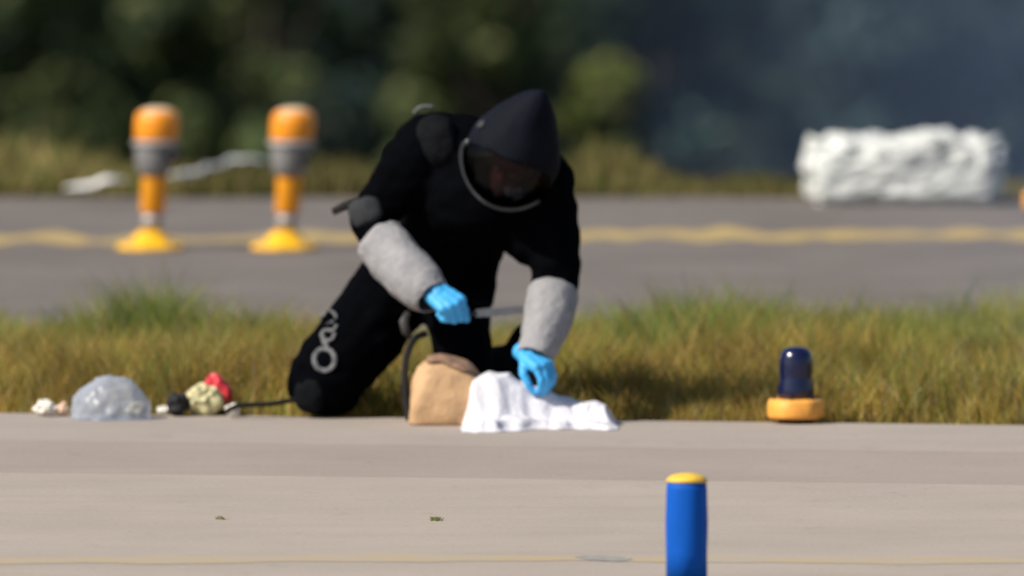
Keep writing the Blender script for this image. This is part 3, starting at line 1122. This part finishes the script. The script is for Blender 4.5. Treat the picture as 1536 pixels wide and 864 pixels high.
# pale rim round the lower half of the visor
rim = []
for t in np.linspace(math.radians(196), math.radians(402), 60):
    ca, sa = math.cos(t), math.sin(t)
    k = 1.06 / (abs(ca) ** 2.6 + abs(sa) ** 2.6) ** (1 / 2.6)
    rim.append(hel(ca * k * OPEN_AZ, (EL0 + EL1) / 2 + sa * k * (EL1 - EL0) / 2, 1.02))
tube('visor_rim', rim, 0.012, M_rim, helmet, seg=10)
# vent boss on the side of the helmet
vb = hel(1.15, 0.52, 1.0)
vd = (vb - HC).normalized()
tube('vent', [vb - vd * .01, vb + vd * .008, vb + vd * .012], [.020, .020, .014], M_dark, helmet)

# head inside the helmet, turned down with it
HH = HC - HF * 0.01 - HA * 0.035
HT = lambda f_, u_, a_: HH + HF * f_ + HU * u_ + HA * a_
rotm = Matrix((HU, HF, HA)).transposed()
hp = [('ell', HT(0, 0, .02), (.074, .092, .105), rotm), ('cap', HT(.045, 0, -.03), .055, HT(.055, 0, -.075), .034),
      ('cap', HT(.085, 0, .01), .010, HT(.104, 0, -.022), .015),
      ('cap', HT(.082, -.024, .022), .012, HT(.082, .024, .022), .012),
      ('ell', HT(-.005, -.077, 0), (.012, .02, .03), rotm), ('ell', HT(-.005, .077, 0), (.012, .02, .03), rotm),
      ('cap', HT(-.02, 0, -.07), .052, HT(-.06, 0, -.16), .056)]
head = link('head', fuse('head', hp, 0.005, 3), M_skin, person, smooth=True)
for s_ in (-1, 1):
    bm = bmesh.new(); ell_into(bm, HT(.083, s_ * .03, .006), (.013, .008, .008), rotm)
    link('eye', bm_mesh('eye', bm), M_eye, head, smooth=True)
bm = bmesh.new(); ell_into(bm, HT(.091, 0, -.055), (.024, .010, .009), rotm)
link('mouth', bm_mesh('mouth', bm), M_lip, head, smooth=True)

# ---------------------------------------------------------------- blade, bag, cloth and the small things on the ground
# knife held in the raised fist
kd = (W(800, 461, -.30) - W(690, 452, -.33))
p0 = TR(.105, .0, -.030)
p1 = p0.lerp(W(803, 462, -.03), 0.24)
p2 = W(806, 462, -.03)
knife = empty('knife', p0, 'flat grey blade held out sideways in the blue-gloved fist', 'knife')
tube('handle', [p0 - (p1 - p0) * .15, p0, p1], [.008, .009, .009], M_dark, knife, flat=0.8)
d = (p2 - p1).normalized()
upv = (Vector((0, 0, 1)) - d * d.z).normalized()
th = d.cross(upv)
bm = bmesh.new()
prof = [(0, .014), (0.55, .015), (0.85, .014), (1.0, -.002), (0.8, -.015), (0.3, -.016), (0, -.013)]
L = (p2 - p1).length
fr = [bm.verts.new(p1 + d * (a * L) + upv * b + th * .0025) for a, b in prof]
bk = [bm.verts.new(p1 + d * (a * L) + upv * b - th * .0025) for a, b in prof]
bm.faces.new(fr); bm.faces.new(list(reversed(bk)))
for i in range(len(prof)):
    j = (i + 1) % len(prof)
    bm.faces.new((fr[j], fr[i], bk[i], bk[j]))
link('blade', bm_mesh('blade', bm), M_steel, knife)

# tan bag: slumped, brown flap on top with shade in its colour, dark strap down its side
bx0, bx1 = W(616, 600, -.18).x, W(728, 600, -.18).x
bag = empty('tan_bag', ((bx0 + bx1) / 2, -.18, 0), 'slumped tan bag with brown shade-toned top and dark strap before the kneeling figure', 'bag')
bm = bmesh.new()
bmesh.ops.create_cube(bm, size=1)
bmesh.ops.subdivide_edges(bm, edges=list(bm.edges), cuts=14, use_grid_fill=True)
hgt = W(660, 541, -.20).z
for v_ in bm.verts:
    x_, y_, z_ = v_.co.x * 2, v_.co.y * 2, v_.co.z + 0.5
    # rounded plan and shoulder
    pw = 6.0
    k = (abs(x_) ** pw + abs(y_) ** pw) ** (1 / pw)
    m_ = max(abs(x_), abs(y_), 1e-6)
    x_, y_ = x_ * m_ / max(k, 1e-6), y_ * m_ / max(k, 1e-6)
    taper = 1 - 0.13 * z_ ** 3
    topz = hgt * (1 - 0.02 - 0.11 * x_ - 0.20 * abs(x_) ** 3 - 0.10 * y_ ** 4)
    bulge = 1 + 0.05 * math.sin(math.pi * z_)
    v_.co = Vector(((bx0 + bx1) / 2 + x_ * (bx1 - bx0) / 2 * taper * bulge + 0.012 * z_, -.17 + y_ * .15 * taper * bulge, z_ * topz))
me = bm_mesh('bag_body', bm)
displace(me, lambda p: 0.010 * fbm(p, 9, 3) + 0.004 * fbm(p, 26, 2))
for v_ in me.vertices:
    v_.co.z = max(v_.co.z, 0.001)
bagb = link('bag_body', me, M_tan, bag, smooth=True)
BAG = BVHTree.FromPolygons([v.co.copy() for v in me.vertices], [tuple(p.vertices) for p in me.polygons])
# flap draped over the top with an uneven hem hanging on the front as far as the shade
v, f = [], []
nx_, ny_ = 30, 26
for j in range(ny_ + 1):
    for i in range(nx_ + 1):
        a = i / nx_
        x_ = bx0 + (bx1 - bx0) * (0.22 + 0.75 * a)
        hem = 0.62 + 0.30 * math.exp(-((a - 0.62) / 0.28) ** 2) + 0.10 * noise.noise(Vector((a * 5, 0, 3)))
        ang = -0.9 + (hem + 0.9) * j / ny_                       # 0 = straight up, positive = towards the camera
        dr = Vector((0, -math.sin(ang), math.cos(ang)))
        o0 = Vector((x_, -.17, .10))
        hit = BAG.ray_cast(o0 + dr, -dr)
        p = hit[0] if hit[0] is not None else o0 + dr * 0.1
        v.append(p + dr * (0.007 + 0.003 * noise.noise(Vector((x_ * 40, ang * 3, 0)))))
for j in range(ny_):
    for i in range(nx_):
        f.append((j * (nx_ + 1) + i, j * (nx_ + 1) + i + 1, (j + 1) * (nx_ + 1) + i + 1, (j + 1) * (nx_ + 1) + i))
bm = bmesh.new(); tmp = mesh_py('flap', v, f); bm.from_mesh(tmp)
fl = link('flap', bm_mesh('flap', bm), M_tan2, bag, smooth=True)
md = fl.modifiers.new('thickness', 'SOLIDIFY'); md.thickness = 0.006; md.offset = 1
sp = spline([W(640, 500, -.02), W(622, 508, -.06), W(610, 535, -.10), W(607, 570, -.13), W(609, 605, -.15), W(614, 630, -.17)], 6)
tube('strap', sp, .013, M_strap, bag, flat=0.35, flat_dir=(0, -1, 0.15))

# white cloth spilling out to the right
xs0, xs1 = W(694, 630, -.3).x, W(926, 630, -.3).x
prof_px = [(694, 625), (700, 592), (718, 566), (735, 561), (760, 562), (785, 572), (805, 583), (840, 597), (872, 605), (895, 604), (915, 612), (926, 632)]


def prof_h(x):
    px = 768 + x * scale_at(-.3)
    for (a, b), (c, d) in zip(prof_px, prof_px[1:]):
        if a <= px <= c:
            t = (px - a) / (c - a); t = t * t * (3 - 2 * t)
            yy = b + (d - b) * t
            return max(0.012, 0.87 * W(px, yy, -.3).z)
    return 0.012


v, f = [], []
NX, NY = 110, 70
for j in range(NY + 1):
    b = j / NY
    for i in range(NX + 1):
        a = i / NX
        x_ = xs0 + (xs1 - xs0) * a
        yn = -0.62 - 0.06 * math.sin(a * 7 + 1) + 0.16 * a * a - 0.05 * noise.noise(Vector((a * 9, 0, 2)))
        yf_ = 0.00 - 0.10 * a
        y_ = yn + (yf_ - yn) * b
        sm_ = lambda t: 0.0 if t < 0 else 1.0 if t > 1 else t * t * (3 - 2 * t)
        brk = 0.36 + 0.10 * noise.noise(Vector((a * 4, 7, 0)))
        g = 0.20 * sm_(b / 0.12) * (1 - 0.25 * sm_((b - 0.12) / (brk - 0.10))) + 0.90 * sm_((b - brk) / 0.22)
        g *= 1 - sm_((b - 0.72) / 0.28)
        hh = prof_h(x_) * g
        p3 = Vector((x_ * 7, y_ * 7, 0))
        fold = noise.noise(Vector((x_ * 4 + y_ * 6, y_ * 11 - x_ * 3, 1.0))) * 0.55 + (1 - abs(noise.noise(Vector((x_ * 6 - y_ * 9, y_ * 8 + x_ * 7, 4.0))))) * 0.4 - 0.22
        hh = hh * (1 + 0.17 * fold * (1 - 0.35 * g)) + 0.006 * max(0, noise.noise(Vector((x_ * 16, y_ * 9, 8)))) + 0.004 * (1 - 2 * abs(noise.noise(Vector((x_ * 30 + y_ * 14, y_ * 22 - x_ * 12, 3)))))
        e = min(a, 1 - a, b, 1 - b) * 14
        hh = 0.003 + max(0.0, hh) * min(1, max(0.0, e)) + 0.022 * max(0, fold) * min(1, e)
        v.append((x_ + 0.02 * noise.noise(p3 * 1.7), y_ + 0.03 * noise.noise(p3 * 1.3 + Vector((4, 0, 0))), hh))
for j in range(NY):
    for i in range(NX):
        f.append((j * (NX + 1) + i, j * (NX + 1) + i + 1, (j + 1) * (NX + 1) + i + 1, (j + 1) * (NX + 1) + i))
cloth = link('white_cloth', mesh_py('white_cloth', v, f), M_white, None, smooth=True)
md = cloth.modifiers.new('thickness', 'SOLIDIFY'); md.thickness = 0.003
tag(cloth, 'crumpled white cloth heaped on the concrete beside the tan bag', 'cloth')


def crumple(name, px, py, wpx, hpx, m, label=None, cat=None, Y=None, depth=None, amp=0.22, freq=1.0, parent=None, seed=0.0, sub=3, tilt=0.0):
    """an uneven crumpled lump standing on the ground, w x h in picture pixels; py = its foot"""
    c_ = G(px, py)
    if Y is not None:
        c_ = W(px, py, Y)
    s_ = scale_at(c_.y)
    rx, rz = wpx / s_ / 2, hpx / s_
    ry = depth or rx
    bm = bmesh.new()
    bmesh.ops.create_icosphere(bm, subdivisions=sub, radius=1)
    for vv in bm.verts:
        d_ = vv.co.copy()
        k_ = 1 + amp * noise.fractal(d_ * 1.6 * freq + Vector((seed, 0, 0)), 0.7, 2.1, 2) - amp * 0.5 * abs(noise.noise(d_ * 2.3 * freq + Vector((0, seed, 0))))
        d_ *= k_
        vv.co = Vector((c_.x + d_.x * rx + tilt * d_.z * rz, c_.y + d_.y * ry, c_.z + (max(0.0, d_.z * 0.5 + 0.5)) * rz))
    o = link(name, bm_mesh(name, bm), m, parent, smooth=False)
    if label:
        tag(o, label, cat)
    return o


# inflated clear plastic bag
c = G(166, 628); s = scale_at(c.y)
pb = empty('plastic_bag', (c.x, c.y, 0), 'puffed-up clear bluish plastic bag on the concrete, left', 'plastic bag')
bm = bmesh.new()
bmesh.ops.create_icosphere(bm, subdivisions=5, radius=1)
for vv in bm.verts:
    d_ = vv.co.copy()
    k_ = 1 + 0.07 * noise.fractal(d_ * 2.2, 0.8, 2.0, 4) + 0.05 * (abs(noise.noise(d_ * 4.5 + Vector((3, 0, 0)))) - 0.25)
    d_ *= k_
    zz = d_.z
    flare = 1 + 0.10 * max(0, -zz)
    vv.co = Vector((c.x + d_.x * 59 / s * flare, c.y + d_.y * 0.125 * flare, max(0.0015, (zz + 0.12) / 1.12 * 64 / s)))
link('film', bm_mesh('film', bm), M_film_clear, pb, smooth=True)
crumple('paper_scrap', 167, 625, 20, 17, M_wpaper, 'white paper scrap inside the clear plastic bag, middle', 'paper', amp=0.5, seed=3)
crumple('paper_scrap', 205, 626, 30, 24, M_cream, 'cream paper scrap inside the clear plastic bag, right', 'paper', amp=0.4, seed=5)
crumple('paper_scrap', 68, 624, 34, 24, M_wpaper, 'crumpled white paper left of the clear plastic bag', 'paper', amp=0.45, seed=8)
crumple('paper_scrap', 94, 624, 20, 20, M_peach, 'small peach-coloured paper scrap touching the clear plastic bag', 'paper', amp=0.4, seed=11)
crumple('paper_scrap', 246, 622, 20, 14, M_wpaper, 'tiny white scrap right of the clear plastic bag', 'paper', amp=0.5, seed=14)
crumple('black_pouch', 266, 624, 36, 36, M_blk, 'small black pouch beside the red and cream wrapper', 'pouch', amp=0.35, seed=17)
wr = empty('food_wrapper', G(314, 622), 'crumpled cream wrapper with a red top on the concrete', 'wrapper')
crumple('wrapper_body', 306, 623, 56, 46, M_yelgreen, amp=0.32, freq=1.0, parent=wr, seed=21)
crumple('wrapper_fold', 292, 622, 28, 40, M_cream, amp=0.4, freq=1.2, parent=wr, seed=24)
crumple('wrapper_top', 327, 621, 44, 60, M_red, amp=0.22, freq=1.3, parent=wr, seed=29, Y=G(314, 622).y + 0.05, tilt=-0.1)
crumple('paper_scrap', 349, 625, 20, 20, M_wpaper, 'small white scrap at the foot of the red and cream wrapper', 'paper', amp=0.45, seed=33)
st = spline([W(338, 618, .02), W(356, 609, .03), W(380, 607, .05), W(405, 606, .07), W(428, 602, .10), W(452, 598, .12)], 6)
tag(tube('webbing_strap', st, .015, M_strap, None, flat=0.6, flat_dir=(0, 0, 1)), 'black strap running from the red and cream wrapper to the figure\'s knee', 'strap')

# ---------------------------------------------------------------- exhaust haze drifting over the right of the road
hz = bpy.data.materials.new('exhaust_haze')
hz.use_nodes = True
nt = hz.node_tree
nt.nodes.clear()
o_ = nt.nodes.new('ShaderNodeOutputMaterial')
pv = nt.nodes.new('ShaderNodeVolumePrincipled')
pv.inputs['Color'].default_value = (0.45, 0.62, 1.0, 1)
pv.inputs['Density'].default_value = 0.0036
pv.inputs['Anisotropy'].default_value = 0.0
nt.links.new(pv.outputs[0], o_.inputs['Volume'])
plan = [(0.1, 33.0), (12.0, 33.0), (12.0, -4.0), (2.0, -4.0)]
lo = [(x, y, -4.6) for x, y in plan]; hi = [(x, y, 7.0) for x, y in plan]
f = [(3, 2, 1, 0), (4, 5, 6, 7)] + [(i, (i + 1) % 4, 4 + (i + 1) % 4, 4 + i) for i in range(4)]
bm = bmesh.new(); tmp = mesh_py('haze', lo + hi, f); bm.from_mesh(tmp)
haze = link('haze', bm_mesh('haze', bm), hz)
haze['kind'] = 'stuff'
haze['label'] = 'bluish exhaust haze drifting over the right side of the road'
haze['category'] = 'haze'
